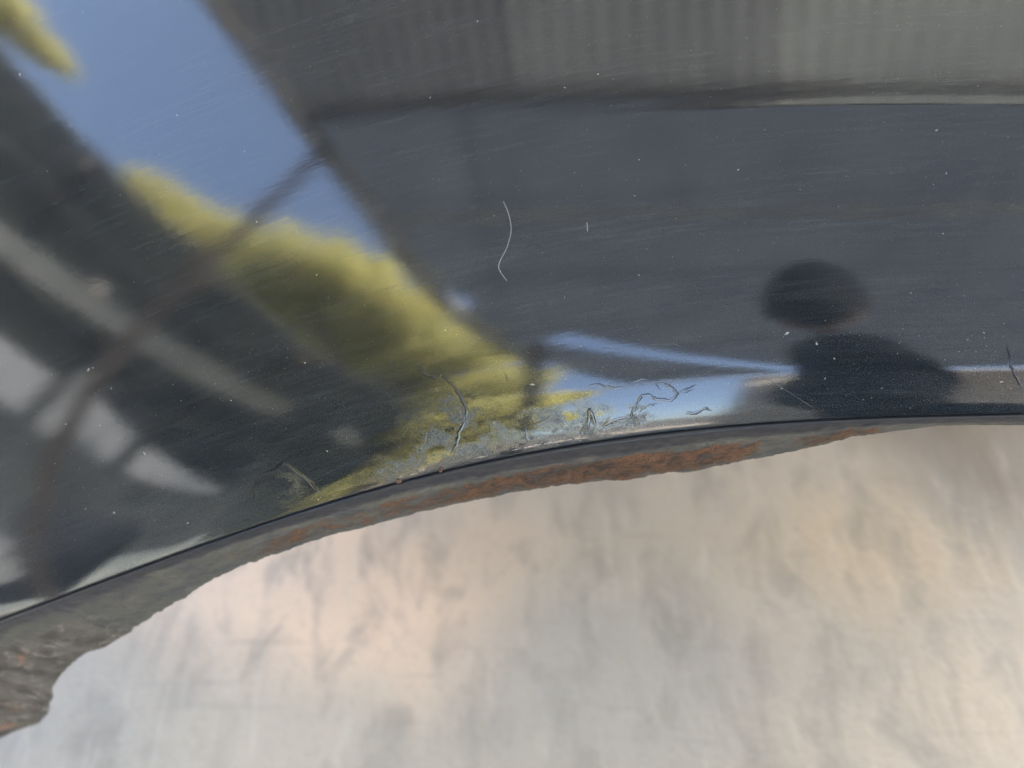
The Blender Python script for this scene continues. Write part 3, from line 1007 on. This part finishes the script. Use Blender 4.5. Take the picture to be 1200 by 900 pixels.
V_ = [((.54, -.86, .30), .13), ((.52, -.80, .45), .12), ((.49, -.70, .60), .12), ((.44, -.60, .72), .11), ((.37, -.50, .79), .065), ((.31, -.42, .84), .055),
      ((.32, -.60, .70), .055), ((.34, -.58, .54), .048), ((.39, -.62, .42), .042), ((.44, -.66, .40), .04),
      ((.56, -.58, .69), .06), ((.60, -.54, .54), .050), ((.58, -.57, .42), .042), ((.52, -.63, .40), .04),
      ((.47, -.82, .28), .085), ((.41, -.60, .40), .066), ((.42, -.72, .13), .055), ((.42, -.75, .06), .045),
      ((.62, -.80, .28), .085), ((.62, -.57, .40), .066), ((.62, -.70, .13), .055), ((.62, -.74, .06), .045)]
def turn(p):
    c0, a0 = Vector((.46, -.68, 0)), rad(70)
    q = Matrix.Rotation(a0, 3, 'Z') @ (Vector(p) - c0) + c0
    return (q.x, q.y, p[2])
V_ = [(turn(p) if k > 5 else p, r_) for k, (p, r_) in enumerate(V_)]
V_[0] = ((.44, -.82, .30), .12); V_[1] = ((.44, -.77, .45), .105); V_[2] = ((.42, -.69, .60), .105); V_[3] = ((.38, -.60, .72), .10)
V_[4] = ((.325, -.49, .81), .085); V_[5] = ((.285, -.41, .88), .075)
BOOTS = (V_[17][0], V_[21][0])
E_ = [(0, 1), (1, 2), (2, 3), (3, 4), (4, 5), (3, 6), (6, 7), (7, 8), (8, 9), (3, 10), (10, 11), (11, 12), (12, 13), (0, 14), (14, 15), (15, 16), (16, 17), (0, 18), (18, 19), (19, 20), (20, 21)]
body = skin_fig('body', V_, E_, M_JACKET, person)
# head with a face, turned down towards the panel
def head_mesh():
    bm = bmesh.new()
    bmesh.ops.create_uvsphere(bm, u_segments=28, v_segments=20, radius=1)
    for vx in bm.verts:
        c = vx.co
        x, y, z = c.x * .076, c.y * .096, c.z * .118        # +y is the face
        if z < 0: x *= 1 + z * 2.2; y *= 1 + z * .6
        g = math.exp(-((x / .014) ** 2 + ((z + .012) / .024) ** 2))
        if c.y > 0: y += .024 * g                             # nose
        for sx_ in (-1, 1):
            e = math.exp(-(((x - sx_ * .031) / .016) ** 2 + ((z - .012) / .012) ** 2))
            if c.y > 0: y -= .010 * e                         # eye sockets
        mth = math.exp(-((x / .024) ** 2 + ((z + .056) / .007) ** 2))
        if c.y > 0: y += .006 * mth
        for sx_ in (-1, 1):
            ear = math.exp(-(((y + .005) / .018) ** 2 + ((z + .005) / .026) ** 2))
            if c.x * sx_ > .9: x += sx_ * .016 * ear
        vx.co = (x, y, z)
    me = bpy.data.meshes.new('head'); bm.to_mesh(me); bm.free()
    return me
def hair_mesh():
    bm = bmesh.new()
    bmesh.ops.create_uvsphere(bm, u_segments=28, v_segments=20, radius=1)
    bmesh.ops.delete(bm, geom=[v for v in bm.verts if v.co.z < -.25 or (v.co.y > .45 and v.co.z < .42)], context='VERTS')
    for vx in bm.verts:
        c = vx.co
        k = 1 + .05 * noise.noise(c * 5)
        vx.co = (c.x * .080 * k, (c.y - .10) * .125 * k, c.z * .128 * k)
    me = bpy.data.meshes.new('hair'); bm.to_mesh(me); bm.free()
    return me
hm = Matrix.Translation((HX, HY - .055, .955)) @ Matrix.Rotation(rad(14), 4, 'Z') @ Matrix.Rotation(rad(-112), 4, 'X') @ Matrix.Scale(.9, 4)
for nm, me, mt in (('head', head_mesh(), M_SKIN), ('hair', hair_mesh(), M_HAIR)):
    me.transform(hm)
    child(nm, me, mt, person, True)
for bx_, by_, _ in BOOTS:
    bm = bmesh.new()
    bmesh.ops.create_cube(bm, size=1)
    bmesh.ops.bevel(bm, geom=bm.edges[:], offset=.25, segments=3, affect='EDGES')
    for vx in bm.verts:
        c = vx.co
        vx.co = (bx_ + c.x * .095, by_ + .07 + c.y * .28, .045 + c.z * .09 * (1 - .35 * max(0, c.y)))
    me = bpy.data.meshes.new('boot'); bm.to_mesh(me); bm.free()
    child('boot', me, M_SHOE, person, True)
